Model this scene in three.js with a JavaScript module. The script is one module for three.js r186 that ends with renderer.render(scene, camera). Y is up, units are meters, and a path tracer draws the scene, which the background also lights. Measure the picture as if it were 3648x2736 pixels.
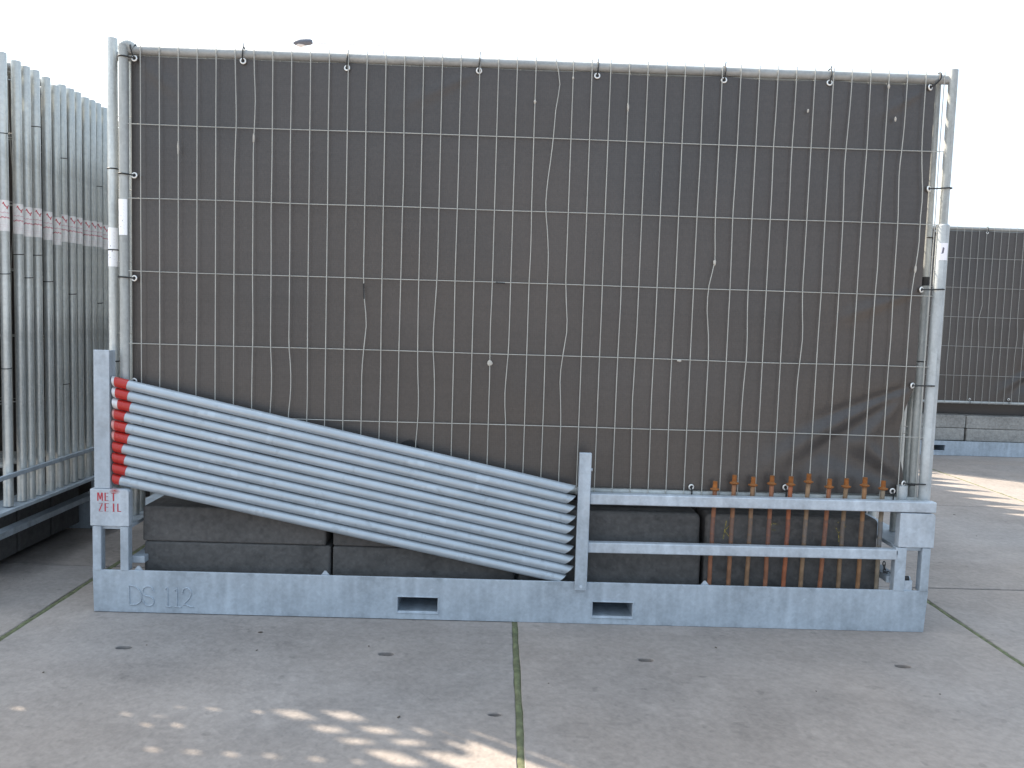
import * as THREE from 'three';
import { RoundedBoxGeometry } from 'three/addons/geometries/RoundedBoxGeometry.js';
import { mergeGeometries, mergeVertices } from 'three/addons/utils/BufferGeometryUtils.js';

// ------------------------------------------------------------------ camera, sky, sun, exposure
const scene = new THREE.Scene();
const camera = new THREE.PerspectiveCamera(48.89, 4 / 3, 0.05, 400);
camera.position.set(-0.1422, 1.3051, 3.608);
camera.rotation.order = 'YXZ';
camera.rotation.set(-0.0797, -0.0167, 0.0314);

const SUN_EL = THREE.MathUtils.degToRad(42.41);
const sunDir = new THREE.Vector3(-0.8192 * Math.cos(SUN_EL), Math.sin(SUN_EL), -0.5735 * Math.cos(SUN_EL)).normalize();

const renderer = new THREE.WebGLRenderer({ antialias: true });
renderer.toneMapping = THREE.LinearToneMapping;
renderer.toneMappingExposure = 2.6;
renderer.shadowMap.enabled = true;
renderer.shadowMap.type = THREE.PCFSoftShadowMap;

{ // a hazy bright day: white haze low down and round the sun, blue overhead and away from the sun
  const W = 1024, H = 512, data = new Float32Array(W * H * 4), d = new THREE.Vector3();
  for (let j = 0; j < H; j++) for (let i = 0; i < W; i++) {
    const v = (j + 0.5) / H, u = (i + 0.5) / W;
    const el = (v - 0.5) * Math.PI, az = (u - 0.5) * 2 * Math.PI;
    d.set(Math.cos(el) * Math.cos(az), Math.sin(el), Math.cos(el) * Math.sin(az));
    const ang = Math.acos(Math.min(1, Math.max(-1, d.dot(sunDir))));
    const e = Math.max(0, el), side = 0.5 + 0.5 * (d.x * sunDir.x + d.z * sunDir.z) / Math.hypot(sunDir.x, sunDir.z), haze = Math.exp(-e / 0.26) * (0.45 + 0.55 * side);
    const glow = 0.75 * Math.exp(-Math.pow(ang / 0.62, 2)) + 0.42 * Math.exp(-Math.pow(ang / 1.3, 2));
    let r = 0.20 + 0.27 * haze + glow, g = 0.30 + 0.22 * haze + glow * 0.97, b = 0.43 + 0.11 * haze + glow * 0.90;
    if (el < 0) { const k = Math.exp(el * 30); r = r * k + 0.16 * (1 - k); g = g * k + 0.15 * (1 - k); b = b * k + 0.14 * (1 - k); }
    const o = (j * W + i) * 4; data[o] = r; data[o + 1] = g; data[o + 2] = b; data[o + 3] = 1;
  }
  const sky = new THREE.DataTexture(data, W, H, THREE.RGBAFormat, THREE.FloatType);
  sky.mapping = THREE.EquirectangularReflectionMapping; sky.magFilter = THREE.LinearFilter; sky.minFilter = THREE.LinearFilter;
  sky.colorSpace = THREE.LinearSRGBColorSpace; sky.needsUpdate = true;
  scene.background = sky; scene.environment = sky;
}
const sun = new THREE.DirectionalLight(0xfff1dc, 4.6);
sun.position.copy(sunDir).multiplyScalar(30); sun.target.position.set(0, 0, 0);
sun.castShadow = true; sun.shadow.mapSize.set(4096, 4096); sun.shadow.radius = 1;
Object.assign(sun.shadow.camera, { left: -12, right: 12, top: 12, bottom: -12, near: 1, far: 70 });
scene.add(sun, sun.target);

// ------------------------------------------------------------------ helpers
let seed = 20240611;
const rnd = () => { seed = (seed + 0x6D2B79F5) | 0; let t = Math.imul(seed ^ (seed >>> 15), 1 | seed); t = (t + Math.imul(t ^ (t >>> 7), 61 | t)) ^ t; return ((t ^ (t >>> 14)) >>> 0) / 4294967296; };
const rr = (a, b) => a + (b - a) * rnd();
const used = {};
const numbered = (n) => { const k = used[n] = (used[n] ?? -1) + 1; return k ? `${n}_${String(k).padStart(3, '0')}` : n; };
const deg = THREE.MathUtils.degToRad, lerp = (a, b, t) => a + (b - a) * t, clamp = (x, a = 0, b = 1) => Math.min(b, Math.max(a, x));
const sstep = (a, b, x) => { const t = clamp((x - a) / (b - a)); return t * t * (3 - 2 * t); };

function tag(o, label, category, group, kind) {
  if (label) o.userData.label = label; if (category) o.userData.category = category; if (group) o.userData.group = group; if (kind) o.userData.kind = kind;
  return o;
}
function base(name, pos = [0, 0, 0]) { const g = new THREE.Group(); g.name = numbered(name); g.position.set(...pos); scene.add(g); return g; }
function add(name, geo, mat, parent) { const m = new THREE.Mesh(geo, mat); m.name = name; m.castShadow = m.receiveShadow = true; parent.add(m); return m; }
// uv in metres by the face's main direction
function uvBox(g, ox = 0, oy = 0) {
  const p = g.attributes.position, n = g.attributes.normal, uv = new Float32Array(p.count * 2);
  for (let i = 0; i < p.count; i++) {
    const ax = Math.abs(n.getX(i)), ay = Math.abs(n.getY(i)), az = Math.abs(n.getZ(i));
    let u, v;
    if (az >= ax && az >= ay) { u = p.getX(i); v = p.getY(i); } else if (ax >= ay) { u = p.getZ(i); v = p.getY(i); } else { u = p.getX(i); v = p.getZ(i); }
    uv[2 * i] = u + ox; uv[2 * i + 1] = v + oy;
  }
  g.setAttribute('uv', new THREE.BufferAttribute(uv, 2)); return g;
}
function flat(g) { const o = g.index ? g.toNonIndexed() : g; for (const k of Object.keys(o.attributes)) if (!['position', 'normal', 'uv'].includes(k)) o.deleteAttribute(k); return o; }
const merge = (list) => mergeGeometries(list.map(flat));
function box(x0, x1, y0, y1, z0, z1, r = 0.003) {
  const w = x1 - x0, h = y1 - y0, d = z1 - z0;
  const g = new RoundedBoxGeometry(w, h, d, 2, Math.min(r, w * 0.45, h * 0.45, d * 0.45));
  g.translate((x0 + x1) / 2, (y0 + y1) / 2, (z0 + z1) / 2);
  return uvBox(g);
}
function rod(a, b, r, seg = 14, r2 = r, open = false) {
  const A = new THREE.Vector3(...a), B = new THREE.Vector3(...b), L = A.distanceTo(B);
  const g = new THREE.CylinderGeometry(r2, r, L, seg, 1, open);
  const uv = g.attributes.uv, off = rnd() * 3, off2 = rnd() * 3;
  for (let i = 0; i < uv.count; i++) uv.setXY(i, uv.getX(i) * r * 6.28 + off, uv.getY(i) * L + off2);
  g.applyQuaternion(new THREE.Quaternion().setFromUnitVectors(new THREE.Vector3(0, 1, 0), B.clone().sub(A).normalize()));
  g.translate((A.x + B.x) / 2, (A.y + B.y) / 2, (A.z + B.z) / 2);
  return g;
}
function tube(pts, r, seg = 24, rad = 6) { return new THREE.TubeGeometry(new THREE.CatmullRomCurve3(pts.map((p) => new THREE.Vector3(...p)), false, 'centripetal'), seg, r, rad, false); }

// ------------------------------------------------------------------ procedural textures
function lattice(n, s) { const a = new Float32Array(n * n); let q = s; for (let i = 0; i < n * n; i++) { q = (Math.imul(q, 1664525) + 1013904223) >>> 0; a[i] = (q >>> 8) / 16777216; } return a; }
const latt = lattice(256, 77);
function vn(x, y, px, py, s) { // tileable value noise, period px, py
  const xi = Math.floor(x), yi = Math.floor(y); let fx = x - xi, fy = y - yi; fx = fx * fx * (3 - 2 * fx); fy = fy * fy * (3 - 2 * fy);
  const x0 = ((xi % px) + px) % px, x1 = (x0 + 1) % px, y0 = ((yi % py) + py) % py, y1 = (y0 + 1) % py;
  const h = (a, b) => latt[((a + s * 37) & 255) + (((b + s * 91) & 255) << 8)];
  return lerp(lerp(h(x0, y0), h(x1, y0), fx), lerp(h(x0, y1), h(x1, y1), fx), fy);
}
function fbm(u, v, p, oct, s, py = p) { let a = 0.5, t = 0, w = 0; for (let o = 0; o < oct; o++) { const k = 1 << o; t += a * vn(u * p * k, v * py * k, p * k, py * k, s + o); w += a; a *= 0.55; } return t / w; }
function worley(u, v, p, s) { const x = u * p, y = v * p, xi = Math.floor(x), yi = Math.floor(y); let best = 9, id = 0;
  for (let j = -1; j <= 1; j++) for (let i = -1; i <= 1; i++) { const a = (((xi + i) % p) + p) % p, b = (((yi + j) % p) + p) % p, h1 = latt[((a * 7 + s) & 255) + (((b * 3 + s) & 255) << 8)], h2 = latt[((a * 5 + 99 + s) & 255) + (((b * 11 + 17) & 255) << 8)];
    const dx = xi + i + h1 - x, dy = yi + j + h2 - y, d = dx * dx + dy * dy; if (d < best) { best = d; id = latt[((a * 13 + 41) & 255) + (((b * 29 + s) & 255) << 8)]; } }
  return id; }
function tex(n, fn, srgb, perMetre, m = n) { // fn(u, v) -> [r, g, b] 0..1 (linear when srgb is false)
  const d = new Uint8Array(n * m * 4), enc = (x) => { x = clamp(x); return srgb ? (x <= 0.0031308 ? 12.92 * x : 1.055 * Math.pow(x, 1 / 2.4) - 0.055) : x; };
  for (let j = 0; j < m; j++) for (let i = 0; i < n; i++) { const c = fn((i + 0.5) / n, (j + 0.5) / m), o = (j * n + i) * 4; for (let k = 0; k < 3; k++) d[o + k] = Math.round(255 * enc(c[k])); d[o + 3] = 255; }
  const t = new THREE.DataTexture(d, n, m, THREE.RGBAFormat); t.wrapS = t.wrapT = THREE.RepeatWrapping; t.magFilter = THREE.LinearFilter; t.minFilter = THREE.LinearMipmapLinearFilter; t.generateMipmaps = true;
  t.colorSpace = srgb ? THREE.SRGBColorSpace : THREE.NoColorSpace; t.repeat.set(perMetre, perMetre); t.needsUpdate = true; return t;
}
const grey = (x) => [x, x, x];
// galvanised steel: soft spangle, clouds and vertical runs (tile of 0.8 m)
const galvShade = (u, v) => {
  const w = 0.5 * worley(u + 0.02 * vn(u * 30, v * 30, 30, 30, 5), v + 0.02 * vn(u * 30, v * 30, 30, 30, 9), 46, 3) + 0.5 * worley(u, v, 19, 8);
  const c = fbm(u, v, 5, 5, 2), run = fbm(u, v, 26, 3, 11, 3), fine = fbm(u, v, 90, 2, 21);
  return 0.82 + 0.13 * (w - 0.5) + 0.34 * (c - 0.5) + 0.26 * (run - 0.5) + 0.12 * (fine - 0.5) - 0.08 * sstep(0.62, 0.78, fbm(u, v, 9, 4, 33)); };
const galvMap = tex(1024, (u, v) => { const s = galvShade(u, v); return [s * 0.98, s * 1.0, s * 1.02]; }, true, 1 / 0.8);
const galvRough = tex(512, (u, v) => grey(0.5 + 0.5 * (fbm(u, v, 9, 5, 14) - 0.3) + 0.12 * worley(u, v, 40, 4)), false, 1 / 0.8);
const galvBump = tex(512, (u, v) => grey(0.6 * fbm(u, v, 8, 4, 19) + 0.4 * fbm(u, v, 60, 3, 27)), false, 1 / 0.8);
const galv = (r, g, b, o = {}) => new THREE.MeshStandardMaterial({ color: new THREE.Color().setRGB(r, g, b), map: galvMap, roughnessMap: galvRough, roughness: 0.85, metalness: 0.25, bumpMap: galvBump, bumpScale: 0.0012, ...o });
// concrete slabs (tile of 2.6 m)
const concShade = (u, v) => {
  const big = fbm(u, v, 4, 5, 41), mid = fbm(u, v, 17, 4, 45), fine = fbm(u, v, 150, 3, 48), streak = fbm(u, v, 6, 4, 52, 40);
  let s = 1 + 0.36 * (big - 0.5) + 0.20 * (mid - 0.5) + 0.32 * (fine - 0.5) + 0.12 * (streak - 0.5);
  s -= 0.10 * sstep(0.58, 0.76, fbm(u, v, 7, 4, 57)); s -= 0.16 * sstep(0.76, 0.84, fbm(u, v, 44, 3, 61)); s += 0.10 * sstep(0.68, 0.82, fbm(u, v, 23, 4, 66)); s += 0.05 * (fbm(u, v, 420, 1, 68) - 0.5);
  return s; };
// faint scuffs and drag marks
const scuffs = Array.from({ length: 34 }, () => { const a = rr(0, Math.PI); return [rnd(), rnd(), Math.cos(a), Math.sin(a), rr(0.02, 0.12), rr(0.0006, 0.0022), rr(-1, 0.8)]; });
const scuff = (u, v) => { let k = 0; for (const [x, y, c, q, L, w, g] of scuffs) { let dx = u - x, dy = v - y; dx -= Math.round(dx); dy -= Math.round(dy); const a = dx * c + dy * q, b = dy * c - dx * q + 0.02 * a * a / L; if (Math.abs(a) < L && Math.abs(b) < w) k += g * (1 - Math.abs(b) / w) * (1 - Math.abs(a) / L); } return k; };
const concMap = tex(2048, (u, v) => { let s = concShade(u, v); const t = fbm(u, v, 3, 3, 70) - 0.5; s += 0.17 * scuff(u, v); return [0.276 * s * (1 + 0.10 * t), 0.243 * s, 0.222 * s * (1 - 0.10 * t)]; }, true, 1 / 2.6);
const concBump = tex(1024, (u, v) => grey(0.5 * fbm(u, v, 26, 4, 72) + 0.5 * fbm(u, v, 200, 2, 78)), false, 1 / 2.6);
const concrete = new THREE.MeshStandardMaterial({ map: concMap, bumpMap: concBump, bumpScale: 0.004, roughness: 0.92 });
// dark recycled blocks and pale concrete blocks
const blockTone = tex(1024, (u, v) => { let s = 1 + 0.55 * (fbm(u, v, 5, 5, 81) - 0.5) + 0.5 * (fbm(u, v, 70, 3, 86) - 0.5); s += 0.18 * sstep(0.72, 0.82, fbm(u, v, 40, 3, 88)) - 0.2 * sstep(0.6, 0.75, fbm(u, v, 11, 4, 90)); return grey(0.62 * s); }, true, 1 / 1.1);
const blockBump = tex(512, (u, v) => grey(fbm(u, v, 60, 4, 93)), false, 1 / 1.1);
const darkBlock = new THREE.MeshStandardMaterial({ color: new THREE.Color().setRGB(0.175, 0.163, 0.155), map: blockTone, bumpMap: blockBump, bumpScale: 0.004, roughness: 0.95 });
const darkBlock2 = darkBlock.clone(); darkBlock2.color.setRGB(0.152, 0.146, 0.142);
const paleBlock = new THREE.MeshStandardMaterial({ color: new THREE.Color().setRGB(0.56, 0.53, 0.49), map: blockTone, bumpMap: blockBump, bumpScale: 0.004, roughness: 0.95 });
// sail cloth: woven, horizontally streaked, dusty
const sailMap = tex(2048, (u, v) => {
  const weave = 0.5 + 0.5 * Math.sin(v * 2 * Math.PI * 300) , st = fbm(u, v, 4, 4, 101, 150), cl = fbm(u, v, 4, 5, 105), fine = fbm(u, v, 300, 2, 109);
  let s = 1 + 0.03 * (weave - 0.5) + 0.12 * (st - 0.5) + 0.42 * (cl - 0.5) + 0.22 * (fine - 0.5);
  const t = fbm(u, v, 3, 3, 118) - 0.5;
  return [0.70 * s * (1 + 0.14 * t), 0.66 * s, 0.63 * s * (1 - 0.14 * t)]; }, true, 1 / 2.1);
const sailBump = tex(1024, (u, v) => grey(0.5 + 0.25 * Math.sin(v * 2 * Math.PI * 260) + 0.25 * Math.sin(u * 2 * Math.PI * 260)), false, 1 / 2.1);
const sailMat = new THREE.MeshStandardMaterial({ color: new THREE.Color().setRGB(0.106, 0.098, 0.095), map: sailMap, bumpMap: sailBump, bumpScale: 0.0003, roughness: 0.34, side: THREE.DoubleSide });
// rust
const rustMap = tex(512, (u, v) => { const s = 0.7 + 0.9 * (fbm(u, v, 12, 5, 121) - 0.3), k = sstep(0.45, 0.68, fbm(u, v, 9, 4, 126)); return [s * lerp(0.9, 0.62, k), s * lerp(0.78, 0.66, k), s * lerp(0.6, 0.7, k)]; }, true, 1 / 0.3);
const rust = (r, g, b) => new THREE.MeshStandardMaterial({ color: new THREE.Color().setRGB(r, g, b), map: rustMap, bumpMap: blockBump, bumpScale: 0.002, roughness: 0.95 });

const tubeMap = tex(512, (u, v) => { const s = 0.84 + 0.16 * (fbm(u, v, 4, 4, 201) - 0.5) + 0.10 * (fbm(u, v, 24, 3, 205, 8) - 0.5) - 0.10 * sstep(0.70, 0.80, fbm(u, v, 30, 3, 207)) + 0.10 * sstep(0.72, 0.8, fbm(u, v, 18, 3, 209)); return [s * 0.985, s, s * 1.02]; }, true, 1 / 0.9);
const M = {
  rack: galv(0.535, 0.585, 0.635), plate: galv(0.615, 0.655, 0.70), tube: galv(0.51, 0.56, 0.60, { map: tubeMap, metalness: 0.38, roughness: 0.62, bumpScale: 0.0006 }),
  post: galv(0.50, 0.505, 0.48, { roughness: 0.9 }), stackPost: galv(0.71, 0.72, 0.685, { roughness: 0.62, metalness: 0.45 }), sleeve: galv(0.58, 0.60, 0.60),
  rail: galv(0.40, 0.40, 0.385), wire: galv(0.58, 0.56, 0.505, { bumpMap: null, metalness: 0.15 }), tip: galv(0.80, 0.76, 0.76), pinkTip: galv(0.72, 0.34, 0.30),
  dark: new THREE.MeshStandardMaterial({ color: new THREE.Color().setRGB(0.02, 0.02, 0.021), roughness: 0.6 }),
  chain: new THREE.MeshStandardMaterial({ color: new THREE.Color().setRGB(0.09, 0.09, 0.09), roughness: 0.5, metalness: 0.6 }),
  eyelet: new THREE.MeshStandardMaterial({ color: new THREE.Color().setRGB(0.86, 0.85, 0.82), roughness: 0.32, metalness: 0.55 }),
  red: new THREE.MeshStandardMaterial({ color: new THREE.Color().setRGB(0.43, 0.026, 0.02), roughness: 0.45, roughnessMap: galvRough, bumpMap: galvBump, bumpScale: 0.001 }),
  cement: new THREE.MeshStandardMaterial({ color: new THREE.Color().setRGB(0.50, 0.47, 0.42), roughness: 1 }),
  white: new THREE.MeshStandardMaterial({ color: new THREE.Color().setRGB(0.80, 0.80, 0.82), roughness: 0.6 }),
  moss: new THREE.MeshStandardMaterial({ color: new THREE.Color().setRGB(1, 1, 1), roughness: 1, map: tex(512, (u, v) => { const a = fbm(u, v, 30, 4, 131), b = fbm(u, v, 9, 4, 136); const s = 0.5 + 1.1 * a; return [s * lerp(0.085, 0.15, b), s * lerp(0.105, 0.15, b), s * lerp(0.05, 0.085, b)]; }, true, 1 / 0.7) }),
  soil: new THREE.MeshStandardMaterial({ color: new THREE.Color().setRGB(0.07, 0.062, 0.05), roughness: 1 }),
  leaf: new THREE.MeshStandardMaterial({ color: new THREE.Color().setRGB(0.09, 0.07, 0.055), roughness: 1 }),
};
function canvasTex(w, h, draw, srgb = true) { const c = document.createElement('canvas'); c.width = w; c.height = h; draw(c.getContext('2d'), w, h); const t = new THREE.CanvasTexture(c); if (srgb) t.colorSpace = THREE.SRGBColorSpace; t.anisotropy = 8; return t; }

// ------------------------------------------------------------------ the ground: 2 m concrete slabs with mossy joints
{
  const ground = base('ground'); tag(ground, 'yard of large grey concrete slabs with mossy joints', null, null, 'structure');
  const bed = new THREE.PlaneGeometry(240, 240); bed.rotateX(-Math.PI / 2); bed.translate(0, -0.03, 0); uvBox(bed);
  add('joint_bed', bed, M.soil, ground);
  const X0 = -2.04, Z0 = -0.55, HALF = 0.986, HALFZ = 0.9895;
  const slotAt = (sx) => { const h = new THREE.Path(), L = 0.012, R = 0.0210; h.absarc(sx - L, 0, R, Math.PI / 2, Math.PI * 1.5, false); h.absarc(sx + L, 0, R, -Math.PI / 2, Math.PI / 2, false); return h; };
  for (let i = -3; i <= 4; i++) for (let j = -3; j <= 5; j++) {
    const cx = X0 - 1 + 2 * i, cz = Z0 + 1 - 2 * j + 2; // j = 1 is the slab row in front of the rack
    const s = new THREE.Shape(); const c = 0.004;
    // slightly worn outline
    const N = 26, pts = [], wob = () => rr(-0.003, 0.0015);
    for (let k = 0; k < N; k++) pts.push([lerp(-HALF + c, HALF - c, k / N), -HALFZ + wob() * 0.6]);
    for (let k = 0; k < N; k++) pts.push([HALF + wob(), lerp(-HALFZ + c, HALFZ - c, k / N)]);
    for (let k = 0; k < N; k++) pts.push([lerp(HALF - c, -HALF + c, k / N), HALFZ - wob() * 0.6]);
    for (let k = 0; k < N; k++) pts.push([-HALF - wob(), lerp(HALFZ - c, -HALFZ + c, k / N)]);
    pts.forEach((p, k) => (k ? s.lineTo(p[0], p[1]) : s.moveTo(p[0], p[1]))); s.closePath();
    s.holes.push(slotAt(-0.5), slotAt(0.5));
    if (i === 1 && j === 1) { const h = new THREE.Path(); h.absellipse(0.92, -0.475, 0.026, 0.016, 0, Math.PI * 2); s.holes.push(h); }
    const g = new THREE.ExtrudeGeometry(s, { depth: 0.024, bevelEnabled: true, bevelSize: 0.003, bevelThickness: 0.003, bevelSegments: 1, curveSegments: 8 });
    g.rotateX(-Math.PI / 2); g.translate(0, -0.027, 0); g.computeBoundingBox();
    uvBox(g, rr(0, 2.6), rr(0, 2.6));
    const m = add('slab', g, concrete, ground); m.position.set(cx, rr(-0.0015, 0.0015), cz);
    m.rotation.set(0, rnd() < 0.5 ? 0 : 0, 0);
  }
  const ring = []; // the same concrete goes on round the slabs
  for (const [x0, x1, z0, z1] of [[-120, -9.04, -120, 120], [6.96, 120, -120, 120], [-9.04, 6.96, 8.46, 120], [-9.04, 6.96, -120, -9.54]]) { const p = new THREE.PlaneGeometry(x1 - x0, z1 - z0); p.rotateX(-Math.PI / 2); p.translate((x0 + x1) / 2, -0.004, (z0 + z1) / 2); ring.push(uvBox(p)); }
  add('outer_paving', merge(ring), concrete, ground);
  // moss grown into the joints that run away from the viewer
  const mg = [];
  for (const x of [-4.04, -2.04, -0.04, 1.96, 3.96]) {
    const n = 520, zA = 3.4, zB = -5.6, pos = [], idx = [], K = 5;
    for (let k = 0; k <= n; k++) { const z = lerp(zA, zB, k / n), w = 0.0125 + 0.011 * fbm(k / n, x * 0.13 + 0.7, 60, 3, 7), dx = 0.006 * (fbm(k / n, x * 0.11 + 0.3, 90, 3, 17) - 0.5);
      for (let q = 0; q < K; q++) { const t = q / (K - 1) * 2 - 1; pos.push(x + dx + t * w, -0.010 + (1 - t * t) * 0.011 + 0.005 * (rnd() - 0.5), z); } }
    for (let k = 0; k < n; k++) for (let q = 0; q < K - 1; q++) { const a = k * K + q, b = a + K; idx.push(a, a + 1, b, a + 1, b + 1, b); }
    const g = new THREE.BufferGeometry(); g.setAttribute('position', new THREE.Float32BufferAttribute(pos, 3)); g.setIndex(idx); g.computeVertexNormals(); mg.push(uvBox(g));
  }
  tag(add('moss', merge(mg), M.moss, ground), 'olive green moss in the joints between the slabs', null, null, 'stuff');
}

// ------------------------------------------------------------------ fence racks
function rackBase(name, beamH, pos) { // parts that every rack has
  const r = base(name, pos), m = M.rack, D = -1.25;
  const s = new THREE.Shape(); s.moveTo(-1.827, 0); s.lineTo(1.724, 0); s.lineTo(1.733, beamH); s.lineTo(-1.831, beamH); s.closePath();
  const py = beamH > 0.16 ? [0.032, 0.099] : [0.045, 0.110], pockets = [[-0.543, -0.370], [0.290, 0.464]];
  for (const [a, b] of pockets) { const h = new THREE.Path(); h.moveTo(a, py[0]); h.lineTo(a, py[1]); h.lineTo(b, py[1]); h.lineTo(b, py[0]); h.closePath(); s.holes.push(h); }
  const fb = new THREE.ExtrudeGeometry(s, { depth: 0.006, bevelEnabled: true, bevelSize: 0.002, bevelThickness: 0.002, bevelSegments: 2 }); fb.translate(0, 0.0035, 0.075); uvBox(fb);
  const front = add('front_beam', merge([fb, box(-1.825, 1.72, 0.002, 0.010, 0.0, 0.073, 0.002)]), m, r);
  add('rear_beam', box(-1.83, 1.73, 0.002, beamH, D - 0.01, D + 0.002), m, r);
  for (const [a, b] of pockets) { // open-ended tunnels for fork tines, their mouth a hair proud of the beam
    const t = 0.004; add('fork_pocket', merge([box(a - t, b + t, py[1], py[1] + t, -0.85, 0.0865, 0.001), box(a - t, b + t, py[0] - t, py[0], -0.85, 0.0865, 0.001), box(a - t, a, py[0] + 0.0005, py[1] - 0.0005, -0.85, 0.0865, 0.001), box(b, b + t, py[0] + 0.0005, py[1] - 0.0005, -0.85, 0.0865, 0.001)]), M.rack, front);
  }
  for (const x of [-1.66, 1.60]) add('side_beam', box(x - 0.028, x + 0.028, 0.203, 0.233, D + 0.004, 0.040), m, r);
  for (const z of [-0.06, -0.22, -0.62, -1.0]) add('bed_bar', box(-1.63, 1.57, 0.09, 0.128, z - 0.03, z + 0.03), m, r);
  for (const [x0, x1] of [[-1.832, -1.685], [1.590, 1.737]]) add('side_ledge', box(x0, x1, 0.356, 0.3735, D, 0.072), m, r);
  for (const x of [-1.832, 1.722]) add('side_bar', box(x, x + 0.012, 0.513, 0.534, D, 0.050), m, r);
  const leg = (x0, x1, z) => box(x0, x1, beamH + 0.002, 0.372, z, z + 0.040, 0.004);
  for (const z of [0.045, D]) {
    for (const [a, b] of [[-1.832, -1.795], [-1.716, -1.681], [1.582, 1.630], [1.696, 1.733]]) add('leg', leg(a, b, z), m, r);
    const dz = z > 0 ? 0.047 : D, pl = (x0, x1, y0, y1) => { const q = new THREE.Shape(), R = 0.014; q.moveTo(x0, y0); q.lineTo(x1, y0); q.lineTo(x1, y1 - R); q.absarc(x1 - R, y1 - R, R, 0, Math.PI / 2, false); q.lineTo(x0, y1); q.closePath(); const e = new THREE.ExtrudeGeometry(q, { depth: 0.036, bevelEnabled: true, bevelSize: 0.0015, bevelThickness: 0.002, bevelSegments: 2 }); e.translate(0, 0, dz + 0.0035); return uvBox(e); };
    add('corner_plate', pl(-1.837, -1.679, 0.375, 0.528), M.plate, r); add('corner_plate', pl(1.591, 1.740, 0.376, 0.520), M.plate, r);
  }
  return r;
}
const rackA = rackBase('fence_rack', 0.178, [0, 0, 0]);
tag(rackA, 'galvanised steel transport rack in the centre holding slanted tubes, rusty pins and dark blocks', 'rack');
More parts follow.
